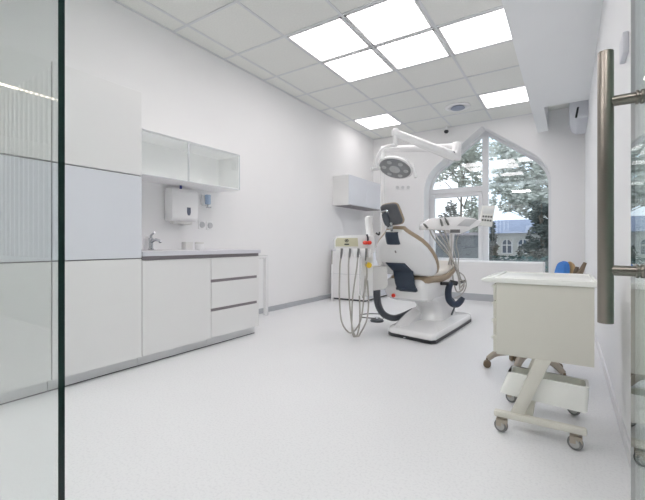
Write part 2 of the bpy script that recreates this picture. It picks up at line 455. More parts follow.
# ------------------------------------------------------------------ cabinets on the left wall
XF = -2.78
def tower(ya, yb, label):
    t = thing('tall_cabinet', (-3.2, (ya + yb) / 2, 0), label, 'cabinet', 'tall white cabinets')
    MB().box(XL + .001, XF - .02, ya + .001, yb - .001, .1, 2.135).build('body', M['cab'], t, smooth=False)
    MB().box(XL + .001, -2.845, ya + .001, yb - .001, .0, .1).build('plinth', M['plinth'], t, smooth=False)
    MB().box(-2.846, -2.842, ya + .001, yb - .001, .0, .006).build('plinth_gap', M['dark'], t, smooth=False)
    for zs in (.845, 1.484): MB().box(XF - .0196, XF - .010, ya + .003, yb - .003, zs + .001, zs + .008).build('seam_shade', M['gap_shade'], t, smooth=False)  # grey strips painted in as the shade between doors
    for z0, z1, m in ((.085, .845, 'cab'), (.854, 1.484, 'cab_g'), (1.493, 2.137, 'cab')):
        MB().box(XF - .0195, XF, ya + .002, yb - .002, z0, z1, .0015, 1).build('door', M[m], t, smooth=False, label='glossy bluish white door' if m == 'cab_g' else None)
tower(1.104, 1.716, 'tall white three-door cabinet beside the worktop, right of the glass edge')
tower(.43, 1.101, 'tall white three-door cabinet seen through the left glass pane')
def base_unit(ya, yb, label, drawers):
    t = thing('base_cabinet', (-3.2, (ya + yb) / 2, 0), label, 'cabinet', 'low white cabinets under the worktop')
    MB().box(XL + .001, XF - .02, ya + .001, yb - .001, .1, .864).build('body', M['cab'], t, smooth=False)
    MB().box(XL + .001, -2.845, ya + .001, yb - .001, .0, .1).build('plinth', M['plinth'], t, smooth=False)
    MB().box(-2.846, -2.842, ya + .001, yb - .001, .0, .006).build('plinth_gap', M['dark'], t, smooth=False)
    MB().box(XF - .0198, XF - .006, ya + .001, yb - .001, .833, .864).build('grip_strip', M['alu'], t, smooth=False)
    if drawers:
        for k, (z0, z1) in enumerate(((.63, .83), (.36, .602), (.09, .332))):
            dr = MB().box(XF - .0195, XF, ya + .002, yb - .002, z0, z1, .0015, 1).build('drawer', M['cab'], t, smooth=False)
            if k: MB().box(XF - .0195, XF - .004, ya + .002, yb - .03, z1 + .001, z1 + .027).build('handle', M['alu'], dr, smooth=False)
    else:
        MB().box(XF - .0195, XF, ya + .002, yb - .002, .085, .83, .0015, 1).build('door', M['cab'], t, smooth=False)
base_unit(1.718, 2.396, 'low white cabinet with one wide door under the sink', False)
base_unit(2.398, 3.045, 'low white cabinet with three drawers at the worktop end', True)
t = thing('worktop', (-3.17, 2.4, .865), 'pale grey worktop lying on the low white cabinets', 'worktop')
MB().box(XL + .001, -2.765, 1.718, 3.06, .865, .902, .003).build('slab', M['top'], t, smooth=False)
mb = MB().layers(rrect(.42, .40, .08), [(1, 0), (1, .006), (.94, .006), (.90, -.02), (.6, -.025)], (-3.13, 2.22, .902), X, Y, Z)
mb.build('sink', M['white_s'], t)
# upper cabinet with glass fronts
ya, yb, xf = 1.718, 3.21, -3.225
t = thing('glass_cabinet', (-3.4, 2.46, 1.59), 'white wall cabinet with two glass doors above the towel dispenser', 'cabinet')
mb = MB()
mb.box(XL + .001, xf - .012, ya, yb, 1.985, 2.003); mb.box(XL + .001, xf - .012, ya, yb, 1.59, 1.608)
mb.box(XL + .001, xf - .012, yb - .018, yb, 1.608, 1.985); mb.box(XL + .001, xf - .012, ya, ya + .018, 1.608, 1.985)
mb.box(XL + .001, XL + .008, ya, yb, 1.60, 1.99)
mb.build('carcass', M['cab_in'], t, smooth=False)
for a, b in ((ya, 2.496), (2.498, yb)):
    fr = MB()
    for q in ((a, a + .006, 1.59, 2.003), (b - .006, b, 1.59, 2.003), (a, b, 1.59, 1.596), (a, b, 1.997, 2.003)): fr.box(xf - .012, xf, q[0], q[1], q[2], q[3])
    df = fr.build('door', M['tbar'], t, smooth=False)
    MB().box(xf - .008, xf - .004, a + .006, b - .006, 1.596, 1.997).build('door_glass', M['cglass'], df, smooth=False)
# paper towel dispenser
t = thing('towel_dispenser', (-3.5, 2.62, 1.2), 'white paper towel dispenser on the wall above the worktop', 'dispenser')
mb = MB().prism([(0, 0), (.11, 0), (.135, .03), (.135, .31), (.11, .345), (0, .345)], (XL + .001, 2.455, 1.205), X, Z, Y, .33, .012)
mb.build('housing', M['white'], t)
MB().prism([(.02, .0), (.10, .0), (.09, -.03), (.03, -.03)], (XL + .001, 2.50, 1.207), X, Z, Y, .24, .003).build('outlet', M['offw'], t)
MB().layers([(-.022, .045), (.022, .045), (.024, -.01), (.012, -.04), (-.012, -.04), (-.024, -.01)], [(1, 0), (1, .003), (.85, .004)], (XL + .136, 2.66, 1.31), Y, Z, X).build('window', mat('dispenser_window', (110, 116, 132), .2), t)
MB().box(XL + .07, XL + .09, 2.59, 2.61, 1.548, 1.59, .003).build('key', M['blue_d'], t)
# soap dispenser
t = thing('soap_dispenser', (-3.53, 2.97, 1.40), 'small soap dispenser with bluish bottle right of the paper towels', 'dispenser')
MB().box(XL, XL + .05, 2.93, 3.01, 1.405, 1.535, .01).build('bracket', M['white'], t)
MB().cyl((XL + .075, 2.97, 1.42), (XL + .075, 2.97, 1.53), .032, n=18, bev=.006).build('bottle', mat('pale_blue_bottle', (176, 196, 222), .25), t)
mb = MB().cyl((XL + .075, 2.97, 1.385), (XL + .075, 2.97, 1.42), .012, n=12); mb.box(XL + .06, XL + .12, 2.955, 2.985, 1.378, 1.392, .004)
mb.build('pump', M['chrome'], t)
for k, (y, z) in enumerate(((2.94, 1.185), (3.055, 1.18))):
    t = thing('wall_socket', (XL, y, z), ('white round wall socket under the soap dispenser, nearer the paper towels', 'white round wall socket under the soap dispenser, farther from the paper towels')[k], 'socket', 'sockets over the worktop')
    MB().box(XL + .001, XL + .012, y - .05, y + .05, z - .05, z + .05, .004).build('plate', M['white'], t)
    MB().lathe([(0, .005), (.03, .005), (.034, .009), (.036, .0), (0, 0)], (XL + .012, y, z), X, 20).build('recess', mat('socket_grey', (196, 197, 199), .4), t)
# tap
t = thing('faucet', (-3.32, 2.14, .902), 'small chrome faucet standing at the sink by the tall cabinet', 'faucet')
MB().lathe([(0, 0), (.028, 0), (.028, .012), (.02, .02), (.019, .10), (.022, .115), (0, .12)], (-3.32, 2.14, .902), Z, 20).build('body', M['chrome'], t)
MB().tube([(-3.315, 2.14, .98), (-3.25, 2.14, 1.0), (-3.19, 2.14, .992), (-3.175, 2.14, .975)], [.014, .013, .012, .012], 12).build('spout', M['chrome'], t)
MB().tube([(-3.32, 2.14, 1.02), (-3.315, 2.14, 1.045), (-3.27, 2.145, 1.07)], [.014, .011, .008], 10).build('lever', M['chrome'], t)
t = thing('soap_bottle', (-3.40, 2.18, .902), 'white bottle behind the faucet on the worktop', 'bottle')
MB().lathe([(0, 0), (.036, 0), (.038, .01), (.038, .11), (.02, .135), (0, .135)], (-3.43, 2.18, .902), Z, 18).build('bottle_body', M['white'], t)
tag(MB().box(-3.46, -3.38, 2.58, 2.67, .902, .985, .006).build('tissue_box', M['offw']), 'small white box on worktop under the paper towels, left one', 'box')
t = thing('jar', (-3.40, 2.77, .902), 'small white lidded jar on worktop right of the white box', 'jar')
MB().lathe([(0, 0), (.046, 0), (.048, .006), (.048, .06), (0, .06)], (-3.40, 2.77, .902), Z, 20).build('jar_body', M['white'], t)
MB().lathe([(0, .061), (.050, .061), (.050, .076), (.045, .080), (0, .080)], (-3.40, 2.77, .902), Z, 20).build('lid', M['offw'], t)
# white rail at the end of the base cabinets
t = thing('towel_rail', (-2.86, 3.16, .12), 'slim white upright rail beside the drawer cabinet end', 'rail')
MB().box(-2.845, -2.80, 3.185, 3.225, .17, .835, .008).build('panel', M['white_s'], t)
MB().box(-2.84, -2.80, 3.045, 3.2, .80, .835, .006).build('bracket', M['white_s'], t)
# wall cabinet and low cabinet in the far corner
t = thing('wall_cabinet', (-3.4, 6.5, 1.65), 'white wall cabinet with glossy doors in the far left corner', 'cabinet')
MB().box(XL + .001, -3.245, 5.86, 7.2, 1.655, 2.185, .002).build('body', M['cab'], t, smooth=False)
for a, b in ((5.86, 6.53), (6.533, 7.2)):
    MB().box(-3.2445, -3.225, a, b, 1.662, 2.185, .002).build('door', M['cab_g'], t, smooth=False)
MB().box(XL + .03, -3.235, 5.9, 7.18, 1.65, 1.655).build('underside_strip', M['alu'], t, smooth=False)
t = thing('corner_cabinet', (-3.1, 6.3, 0), 'low white cabinet behind the hose console by left wall', 'cabinet')
MB().box(-3.46, -2.80, 5.66, 6.84, .03, .44, .004).build('body', M['white'], t, smooth=False)
MB().box(-3.46, -2.80, 5.66, 6.84, .452, .84, .004).build('upper_body', M['white'], t, smooth=False)
MB().box(-3.44, -2.83, 5.69, 6.82, .0, .03).build('plinth', M['dark'], t, smooth=False)
MB().box(-3.44, -2.83, 5.69, 6.82, .44, .452).build('gap', M['tbar'], t, smooth=False)
MB().box(-3.47, -2.78, 5.64, 6.845, .84, .87, .004).build('top', M['top'], t, smooth=False)
for a, b in ((5.67, 6.25), (6.255, 6.83)):
    MB().box(-2.80, -2.785, a, b, .05, .835, .002).build('door', M['cab_g'], t, smooth=False)
q = at(332, 300, 6.4)
t = thing('pipe', (q.x, q.y, 0), 'thin white upright pipe at the left edge of low corner cabinet', 'pipe')
MB().cyl((q.x, q.y, 0), (q.x, q.y, .62), .014, n=12).build('pipe_body', M['white'], t)
MB().cyl((q.x, q.y, .62), (q.x, q.y, .85), .009, n=12).build('rod', M['hose'], t)
# sockets on the back wall
for k, u in enumerate((397.5, 403, 408.5)):
    dd = YB / (sn * (u - U0) / F + cs); q = at(u, 187.5, dd)
    t = thing('wall_socket', (q.x, YB, q.z), ('leftmost small socket of the row of three on back wall under the lamp', 'middle small socket of the row of three on back wall under the lamp', 'rightmost small socket of the row of three on back wall under the lamp')[k], 'socket', 'sockets on the back wall')
    MB().box(q.x - .05, q.x + .05, YB - .012, YB - .001, q.z - .05, q.z + .05, .004).build('plate', M['white'], t)
    MB().lathe([(0, .004), (.03, .004), (.034, .008), (.036, .0), (0, 0)], (q.x, YB - .012, q.z), -Y, 20).build('recess', mat('socket_grey', (206, 207, 208), .4), t)

# ------------------------------------------------------------------ dental chair
ch = thing('dental_chair', (-1.34, 4.2, 0), 'white dental chair with tan cushions seen from behind, raised on its base', 'dental chair')
bo = [(-1.60, 3.76), (-1.55, 3.715), (-1.35, 3.665), (-1.16, 3.615), (-1.10, 3.612), (-1.065, 3.65), (-1.06, 3.75), (-1.03, 4.3), (-1.005, 4.95), (-1.03, 5.05), (-1.10, 5.08), (-1.50, 5.08), (-1.57, 5.05), (-1.595, 4.95), (-1.605, 4.3), (-1.615, 3.82)]
MB().layers(bo, [(.985, 0), (1, .004), (1, .036)], (0, 0, 0), X, Y, Z, (-1.32, 4.4)).build('base_rim', M['black'], ch)
MB().layers(bo, [(.995, .036), (1.0, .042), (.995, .062), (.975, .080), (.93, .092), (.4, .098)], (0, 0, 0), X, Y, Z, (-1.32, 4.4)).build('base', M['white_s'], ch)
# raised ridge and pedestal shroud on the base
sec = []
for y, xa, xb, z in ((3.78, -1.575, -1.42, .10), (3.95, -1.58, -1.42, .135), (4.15, -1.58, -1.42, .175), (4.35, -1.575, -1.42, .21), (4.60, -1.56, -1.40, .21), (4.85, -1.53, -1.36, .15), (4.97, -1.50, -1.34, .11)):
    sec.append([(xa, y, .085), (xa + .01, y, z - .02), (xa + .04, y, z), (xb - .06, y, z), (xb - .01, y, z - .03), (xb, y, .085)])
MB().loft(sec).build('base_cover', M['white_s'], ch)
MB().box(-1.40, -1.34, 3.672, 3.70, .010, .022, .003).build('pedal', M['chrome'], ch)
# everything above swings a few degrees
RA = math.radians(-5.0); ca, sa = math.cos(RA), math.sin(RA)
ox, oy = -1.47, 4.05
EX, EY = Vector((ca, sa, 0)), Vector((-sa, ca, 0))
def L(x, y, z): return Vector((ox, oy, 0)) + EX * x + EY * y + Z * z
# lift arm between the base and the body
sec = []
for z, xa, xb, ya, yb in ((.09, -.10, .26, .22, .84), (.16, -.09, .25, .25, .80), (.24, -.07, .23, .27, .74), (.31, -.09, .21, .24, .68), (.36, -.15, .20, .12, .66)):
    o = rrect(xb - xa, yb - ya, .09, 4); sec.append([L((xa + xb) / 2 + p[0], (ya + yb) / 2 + p[1], z) for p in o])
MB().loft(sec).build('pedestal', M['white_s'], ch)
sec = []
for z, xa, xb, ya, yb in ((.325, -.20, .17, .02, .60), (.36, -.27, .205, -.05, .66), (.44, -.295, .22, -.075, .70), (.52, -.295, .22, -.07, .74), (.575, -.26, .20, -.04, .76)):
    o = rrect(xb - xa, yb - ya, .06, 5); sec.append([L((xa + xb) / 2 + p[0], (ya + yb) / 2 + p[1], z) for p in o])
bd = MB().loft(sec).build('body', M['white_s'], ch)
q = L(-.165, -.062, .385); MB().lathe([(0, .0), (.022, .0), (.022, .012), (.016, .016), (.014, .026), (0, .028)], q, -EY, 20).build('switch', M['red'], bd)
# seat: cushion over a white pan
def seatsec(y, hw, zt, th, r=.035):
    o = rrect(2 * hw, th, min(r, th * .45), 4); return [L(p[0], y, zt - th / 2 + p[1]) for p in o]
prof = [(-.04, .20, .655), (.0, .235, .665), (.12, .25, .668), (.35, .25, .655), (.6, .24, .672), (.8, .225, .715), (.93, .21, .748), (.975, .17, .752)]
MB().loft([seatsec(y, hw, zt - .055, .075) for y, hw, zt in prof]).build('seat', M['tan'], ch)
MB().loft([seatsec(y, hw - .035, zt - .125, .04, .015) for y, hw, zt in prof[1:-1]]).build('seat_pan', M['white_s'], ch)
MB().loft([seatsec(y, hw - .022, zt, .066, .028) for y, hw, zt in prof[1:-1]]).build('seat_pad', mat('pale_leather', (224, 218, 208), .4), ch)
# backrest: plane leans towards the viewer
BU = (EY * -.36 + Z * .48).normalized(); BN = BU.cross(EX).normalized()
if BN.dot(EY) > 0: BN = -BN           # BN points backwards, to the viewer
bo0 = L(0, .0, .64)
hwp = [(.28, -.005), (.315, .02), (.338, .07), (.347, .13), (.345, .20), (.33, .28), (.30, .36), (.255, .43), (.20, .485), (.15, .53), (.115, .565), (.095, .595)]
outl = [(a, b) for a, b in hwp] + [(0, .605)] + [(-a, b) for a, b in reversed(hwp)] + [(0, -.012)]
cc = (0, .25)
MB().layers(outl, [(.97, -.01), (.985, .012), (.975, .03), (.93, .048), (.80, .064), (.55, .074), (.2, .078)], bo0, EX, BU, BN, cc).build('backrest_shell', M['white_s'], ch)
MB().layers(outl, [(.96, .006), (.99, .002), (1.012, -.010), (1.015, -.028), (1.0, -.048), (.95, -.066), (.7, -.08), (.3, -.082)], bo0, EX, BU, BN, cc).build('backrest_cushion', M['tan'], ch)
q = bo0 + BU * .36 + BN * .078 + EX * -.03
MB().layers(rrect(.014, .03, .006, 3), [(1, 0), (1, .006), (.8, .008)], q, EX, BU, BN).build('catch', M['alu'], ch)
# navy neck strap and hinge apron
SH = [(.0, .078), (.2, .078), (.55, .074), (.80, .064), (.93, .048), (.975, .03), (.985, .012), (1.05, -.01)]
def shell_n(x, s_):
    dx, dy = x - cc[0], s_ - cc[1]; r0 = math.hypot(dx, dy)
    if r0 < 1e-6: return SH[0][1]
    best = 9
    for i in range(len(outl)):
        (ax, ay), (bx, by) = outl[i], outl[(i + 1) % len(outl)]
        ax -= cc[0]; bx -= cc[0]; ay -= cc[1]; by -= cc[1]
        ex, ey = bx - ax, by - ay; den = dx * ey - dy * ex
        if abs(den) < 1e-9: continue
        t = (ax * ey - ay * ex) / den; u = (ax * dy - ay * dx) / den
        if t > 0 and -1e-6 <= u <= 1 + 1e-6: best = min(best, t)
    rho = 1 / best
    for (r1, n1), (r2, n2) in zip(SH, SH[1:]):
        if rho <= r2: return n1 + (n2 - n1) * (rho - r1) / (r2 - r1)
    return -.01
def ribbon(rows, th):
    """rows of points with a normal -> a strip with thickness"""
    mb = MB(); secs = []
    for ps, n in rows:
        ps = [Vector(p) for p in ps]; k_ = len(ps) - 1
        secs.append([p + n * (th * (.3 if i in (0, k_) else 1)) for i, p in enumerate(ps)] + [p - n * .004 for p in reversed(ps)])
    return mb.loft(secs)
def bp(x, s_, n): return bo0 + EX * x + BU * s_ + BN * n
def srow(xa, xb, s_): return [bp(xa + (xb - xa) * i / 10, s_, shell_n(xa + (xb - xa) * i / 10, s_) + .002) for i in range(11)]
def lrow(a, b): return [Vector(a) + (Vector(b) - Vector(a)) * i / 10 for i in range(11)]
rows = [(srow(-.105, .05, .585 - .013 * i), BN) for i in range(11)]
ribbon(rows, .010).build('neck_strap', M['navy'], ch)
nb = -EY
rows = [(srow(-.20 + .016 * i, .03 + .018 * i, .205 - .035 * i), BN) for i in range(4)]
rows += [(lrow(L(-.142, -.115, .675), L(.092, -.115, .675)), nb), (lrow(L(-.136, -.105, .60), L(.098, -.105, .60)), nb), (lrow(L(-.125, -.10, .53), L(.105, -.10, .53)), nb),
         (lrow(L(-.110, -.097, .485), L(.12, -.097, .485)), nb), (lrow(L(-.098, -.085, .462), L(.13, -.085, .462)), -Z)]
ribbon(rows, .018).build('hinge_apron', M['navy'], ch)
MB().tube([L(-.108, -.105, .474), L(.128, -.105, .474)], .017, 12, smooth=False).build('apron_roll', M['navy'], ch)
# headrest
hc = at(392.2, 214.4, 3.86)
HU = (Z * .97 - EY * .18 + EX * -.10).normalized(); HX = (EX * .99 + Z * .02 + EY * .12); HX = (HX - HU * HX.dot(HU)).normalized(); HN = HU.cross(HX)
if HN.dot(EY) > 0: HN = -HN
ho = [(-.098, .118), (-.06, .126), (.03, .122), (.065, .108), (.082, .08), (.105, -.03), (.112, -.075), (.10, -.105), (.07, -.118), (-.02, -.120), (-.06, -.112), (-.082, -.09), (-.095, -.02), (-.112, .07), (-.112, .105)]
def smooth_out(o, k=3): return [(p.x, p.y) for p in spline([(a, b, 0) for a, b in o] + [(o[0][0], o[0][1], 0)], k)][:-1]
ho = [(a * .93, b_ * .93) for a, b_ in smooth_out(ho)]
hr = MB().layers(ho, [(.96, -.005), (.98, .01), (.96, .03), (.90, .042), (.7, .05), (.3, .052)], hc, HX, HU, HN, (0, 0)).build('headrest', M['grey_d'], ch)
MB().layers(ho, [(.98, .004), (1.015, 0), (1.035, -.012), (1.035, -.026), (1.0, -.045), (.85, -.065), (.4, -.07)], hc, HX, HU, HN, (0, 0)).build('headrest_cushion', M['tan'], ch)
def hp(x, s, n): return hc + HX * x + HU * s + HN * n
MB().layers(smooth_out([(-.09, .02), (-.06, .035), (-.03, .03), (-.015, -.03), (-.02, -.10), (-.05, -.112), (-.075, -.09), (-.088, -.03)]), [(1, .04), (1, .056), (.9, .066), (.5, .07)], hc, HX, HU, HN).build('headrest_bracket', M['char'], ch)
mb = MB().tube([hp(-.088, .046, .06), hp(-.03, .05, .066), hp(-.015, .04, .068)], .011, 10); mb.tube([hp(-.02, .05, .066), hp(-.018, .022, .07)], .011, 10, smooth=False)
mb.build('lever', M['chrome'], ch)
mb = MB().tube([hp(-.005, -.085, .06), bp(-.02, .60, .03)], .014, 12, smooth=False); mb.tube([hp(-.06, -.125, .045), hp(.0, -.125, .045)], .012, 10, smooth=False)
mb.build('headrest_stem', M['chrome'], ch)
# drop-down armrest on the far right side
dA = 4.32
pts = [at(451.5, 282.5, dA), at(449, 287, dA), at(448.2, 294, dA), at(449.3, 300, dA), at(453, 304, dA), at(457.5, 304, dA), at(461, 300.5, dA), at(463, 297.5, dA)]
mb = MB().tube(pts, [.032, .040, .042, .042, .042, .040, .038, .028], 14, flat=.9); mb.build('armrest', M['navy'], ch)
mb = MB().tube([at(441, 283.5, 4.30), at(450, 283.5, dA)], .020, 12, smooth=False); mb.tube([at(450, 282, dA), at(457, 283.5, dA)], .027, 14, smooth=False)
mb.build('armrest_pivot', M['black'], ch)
MB().tube([L(.2, .55, .36), L(.27, .62, .30), L(.285, .62, .22), L(.26, .58, .12)], .011, 8).build('cable', M['char'], ch)

# ------------------------------------------------------------------ hose console on the chair's left
RZ = YAW
def local_frame(u, d):
    p = at(u, V0, d); return Vector((p.x, p.y, 0)), d / F
cp, k = local_frame(352, 4.02)
co = thing('hose_console', cp, 'white dental console with hanging hoses and cream label left of chair', 'dental console', rz=RZ)
def cx(u): return (u - 352) * k
def cz(v): return EYE + (V0 - v) * k
def cq(u, v, y):
    dd = 4.02 + y
    return ((u - U0) * dd / F - (352 - U0) * k, y, EYE + (V0 - v) * dd / F)
sec = MB()
sec.prism([(cx(334), cz(249)), (cx(334), cz(240)), (cx(335.5), cz(237.2)), (cx(340), cz(236)), (cx(356), cz(235.2)), (cx(372), cz(235)), (cx(374), cz(238)), (cx(374), cz(252)), (cx(366), cz(256)), (cx(350), cz(253))], (0, -.07, 0), X, Z, Y, .18, .008)
sec.build('console_head', M['white_s'], co, local=True)
lp = MB().prism([(cx(335.3), cz(246.4)), (cx(335.3), cz(240.2)), (cx(337), cz(238)), (cx(357), cz(238)), (cx(357.6), cz(246.4))], (0, -.077, 0), X, Z, Y, .008, .001).build('label_panel', M['cream'], co, local=True)
mk = MB()
mk.tube([(cx(346.2) + .017 * math.cos(a), -.0785, cz(240.8) + .013 * math.sin(a)) for a in [2 * PI * i / 18 for i in range(19)]], .0035, 6, smooth=False)
mk.box(cx(345.6), cx(346.8), -.080, -.077, cz(241.3), cz(240.2))
mk.box(cx(344), cx(348.6), -.080, -.077, cz(244.9), cz(243.7))
mk.build('emblem', M['black'], lp, local=True)
for u in (338.5, 346.3, 354, 361.5, 367.3):
    hw = .034 if u < 365 else .018
    o = [(-hw, .0), (hw, .0), (hw * .75, -.088), (-hw * .75, -.088)]
    MB().prism(o, (cx(u), -.150, cz(248.6)), X, Z, Y, .09, .012).build('handpiece_holder', M['white'], co, local=True)
for u, dv in ((340.8, 0), (348.8, 0), (357, 0), (364.5, 2)):
    MB().tube([(cx(u + .3), -.14, cz(248.5)), (cx(u), -.150, cz(253)), (cx(u - .6), -.15, cz(258 + dv))], [.013, .012, .008], 12).build('handpiece', M['wheel'], co, local=True)
hoses = [[(340.2, 257), (339.3, 265), (339, 280), (339, 297), (341, 319), (347.5, 330), (353, 330), (359, 322), (362, 310), (364, 290), (365, 272)],
         [(348, 257), (347.6, 265), (348, 287), (350, 315), (353, 331), (356.5, 335), (360, 331), (366, 319), (368, 302), (367, 280)],
         [(356.3, 257), (355.5, 266), (352, 292), (351, 310), (351.3, 329), (355, 335.5), (358.5, 325), (359.3, 310), (359, 295)],
         [(364.2, 260), (364.5, 270), (362, 292), (358, 318), (354, 330)]]
for i, hs in enumerate(hoses[:3]):
    n = len(hs)
    MB().tube([(cx(u), -.150 + .13 * (j / (n - 1)) - .012 * i, cz(v)) for j, (u, v) in enumerate(hs)], .0082, 8).build('hose', M['hose'], co, local=True)
MB().tube([(cx(364.8), -.15, cz(261)), (cx(365.3), -.14, cz(275)), (cx(363), -.1, cz(292)), (cx(362.6), -.03, cz(297))], .009, 8).build('hose', M['hose'], co, local=True)
MB().box(cx(360.5), cx(373), -.03, .12, cz(296), cz(250), .012).build('column', M['white_s'], co, local=True)
MB().prism([(cx(370), cz(290)), (cx(369.5), cz(267)), (cx(388.5), cz(267)), (cx(389), cz(286)), (cx(386), cz(290)), (cx(374), cz(291.5))], (0, .06, 0), X, Z, Y, .24, .014).build('junction_box', M['offw'], co, local=True)
MB().lathe([(0, 0), (.026, 0), (.031, .02), (.028, .13), (0, .135)], (cx(367.2), -.03, cz(264.5)), -Y, 18).build('knob', M['yellow'], co, local=True)
for u in (364.3, 368.2):
    MB().lathe([(0, -.02), (.016, -.018), (.027, -.006), (.027, .008), (.014, .02), (0, .021)], (cx(u), -.09, cz(242.8)), Z, 18).build('knob', M['red'], co, local=True)
MB().tube([(cx(366.7), -.085, cz(243)), (cx(367), -.08, cz(238)), (cx(366), -.08, cz(234.5))], .009, 8).build('stem', M['char'], co, local=True)
MB().lathe([(0, 0), (.048, 0), (.048, .05), (.042, .06), (.042, .20), (.036, .225), (.018, .238), (0, .24)], (cx(371), .05, cz(238)), Vector((-.10, 0, 1)), 20).build('cup_filler', M['white_s'], co, local=True)
MB().tube([(cx(377), .06, cz(233)), (cx(380), .08, cz(234.5)), (cx(381), .10, cz(232))], .010, 8).build('valve', M['black'], co, local=True)
MB().tube([cq(377, 286, .16), cq(377, 297, .16), cq(379, 307, .19), cq(384, 314.5, .25), cq(393, 318, .34), cq(402, 316, .41), cq(413, 311, .46)], [.040, .040, .038, .036, .036, .036], 16).build('support_arm', M['char'], co, local=True)

# ------------------------------------------------------------------ operating lamp
dP = 4.23
pb = at(382.5, 267, dP); pt = at(382.5, 149, dP)
la = thing('dental_lamp', (pb.x, pb.y, pb.z), 'white dental operating lamp on long jointed arms above the chair', 'lamp')
MB().cyl((pb.x, pb.y, .72), pt + Z * .03, .025, .023, 20, .004).build('pole', M['white_s'], la)
jt = at(457, 147.5, 4.08)
mb = MB().tube([pt - (jt - pt).normalized() * .02, pt + (jt - pt) * .5, jt], [.031, .037, .046], 16, smooth=False); mb.build('lower_arm', M['white_s'], la)
je = at(454.5, 156.5, 3.98)
mb = MB().cyl(at(457, 143.2, 4.05), at(456, 160, 4.02), .052, n=24, bev=.012); mb.build('elbow', M['white_s'], la)
MB().cyl(at(453.8, 152.5, 3.955), at(453.8, 152.5, 3.93), .013, n=14).build('elbow_screw', M['wheel'], la)
tp = at(395.3, 133, 3.95)
MB().tube([je, je + (tp - je) * .3, tp], [.054, .048, .041], 18, smooth=False).build('upper_arm', M['white_s'], la)
mb = MB().lathe([(0, -.03), (.03, -.03), (.040, -.015), (.040, .02), (.028, .042), (0, .048)], tp, Z, 22); mb.cyl(tp - Z * .01, at(395.3, 146, 3.95), .024, n=18, bev=.003)
mb.build('swivel', M['white_s'], la)
MB().tube([at(395, 145.5, 3.95), at(390, 145.5, 3.92), at(383, 148.5, 3.90), at(377.5, 155, 3.90), at(375.8, 162, 3.92), at(378.5, 168, 3.95)], [.019, .017, .016, .016, .016, .018], 14).build('yoke', M['white_s'], la)
FW, RT = Vector((-sn, cs, 0)), Vector((cs, sn, 0))
n0 = (-FW * math.sin(math.radians(21)) - Z * math.cos(math.radians(21)) - RT * .34).normalized()
lc = at(395, 168.6, 3.95)
lr = .178
MB().lathe([(0, -.085), (.06, -.082), (.12, -.068), (.16, -.045), (lr + .004, -.018), (lr + .006, -.003), (lr, .004), (lr - .012, .002), (0, .0)], lc, n0, 40).build('lamp_head', M['white_s'], la)
lf = MB().lathe([(0, .0), (lr - .012, .002), (lr - .016, .008), (0, .009)], lc, n0, 40).build('lamp_face', M['lampface'], la)
fx, fy, fa = frame_of(n0)
MB().lathe([(0, .008), (.058, .008), (.056, .015), (0, .017)], lc, n0, 28).build('lens', M['lampled'], lf)
for i in range(6):
    a = 2 * PI * (i + .5) / 6; q = lc + fx * .115 * math.cos(a) + fy * .115 * math.sin(a)
    MB().lathe([(0, .008), (.026, .008), (.024, .013), (0, .014)], q, n0, 18).build('lens', M['lampled'], lf)
MB().tube([at(371.5, 169.3, 3.92), at(379.5, 168.2, 3.95)], .020, 14, smooth=False).build('grip', M['white_s'], la)
mb = MB().tube([at(410.0, 166.5, 3.93), at(412.3, 164.5, 3.9), at(415.6, 177.5, 3.86)], .017, 10, smooth=False); mb.build('grip', M['white_s'], la)

# ------------------------------------------------------------------ instrument table on the right of the chair
ip, k2 = local_frame(447, 4.68)
it = thing('instrument_table', ip, 'white dental instrument tray with hoses in front of the window', 'instrument tray', rz=RZ)
def ix_(u): return (u - 447) * k2
def iz_(v): return EYE + (V0 - v) * k2
tr = [(421, 228.6), (421.6, 225), (424, 221.5), (428.5, 219), (440, 218), (458.5, 217), (472, 219), (477, 222), (477, 226), (468, 228.3), (465, 231.6), (457, 234.3), (449, 233.2), (446.6, 229.6), (421.2, 229.8)]
MB().prism([(ix_(u), iz_(v)) for u, v in reversed(tr)], (0, -.10, 0), X, Z, Y, .20, .009).build('tray_body', M['white_s'], it, local=True)
MB().prism([(ix_(u), iz_(v)) for u, v in ((474, 220.2), (462, 219.4), (454, 226), (466, 227))], (0, -.104, 0), X, Z, Y, .006, .001).build('tray_recess', mat('tray_grey', (206, 207, 208), .4), it, local=True)
MB().prism([(ix_(u), iz_(v)) for u, v in ((447.5, 233), (447.5, 229.8), (457, 229.8), (457, 233))], (0, -.104, 0), X, Z, Y, .006, .001).build('vent_grille', M['wheel'], it, local=True)
for (u0_, v0_, u1_, v1_) in ((421, 224, 425, 228.5), (437.5, 219.5, 439.5, 226.5), (442, 218.5, 445.5, 225.5)):
    MB().tube([(ix_(u0_), -.11, iz_(v0_)), (ix_((u0_ + u1_) / 2), -.12, iz_((v0_ + v1_) / 2)), (ix_(u1_), -.115, iz_(v1_))], [.008, .014, .012], 10).build('handpiece', M['btn'], it, local=True)
hs2 = [[(427.5, 229.5), (432, 237), (440, 247), (447, 256), (452, 267), (456, 280), (458, 287), (462, 284)],
       [(432.5, 229.5), (437, 238), (444, 248), (450, 260), (454.5, 273), (457.5, 284), (460, 290), (464, 285)],
       [(438, 229.5), (441.5, 238), (446, 248), (450, 258), (455, 270), (459, 278), (463, 281)],
       [(443.5, 230), (445, 238), (447.5, 247), (450, 256), (452.5, 268), (453.5, 280), (455.5, 291), (460, 289), (462.5, 281)],
       [(449.5, 232), (450, 242), (450, 256), (449, 266), (450, 276), (450.5, 283)],
       [(458, 233), (456, 244), (460, 256), (459.5, 268), (461.5, 281)],
       [(454, 233), (454.5, 245), (457.5, 258), (458, 270), (463.5, 276), (465.5, 286), (462, 295), (456, 299)]]
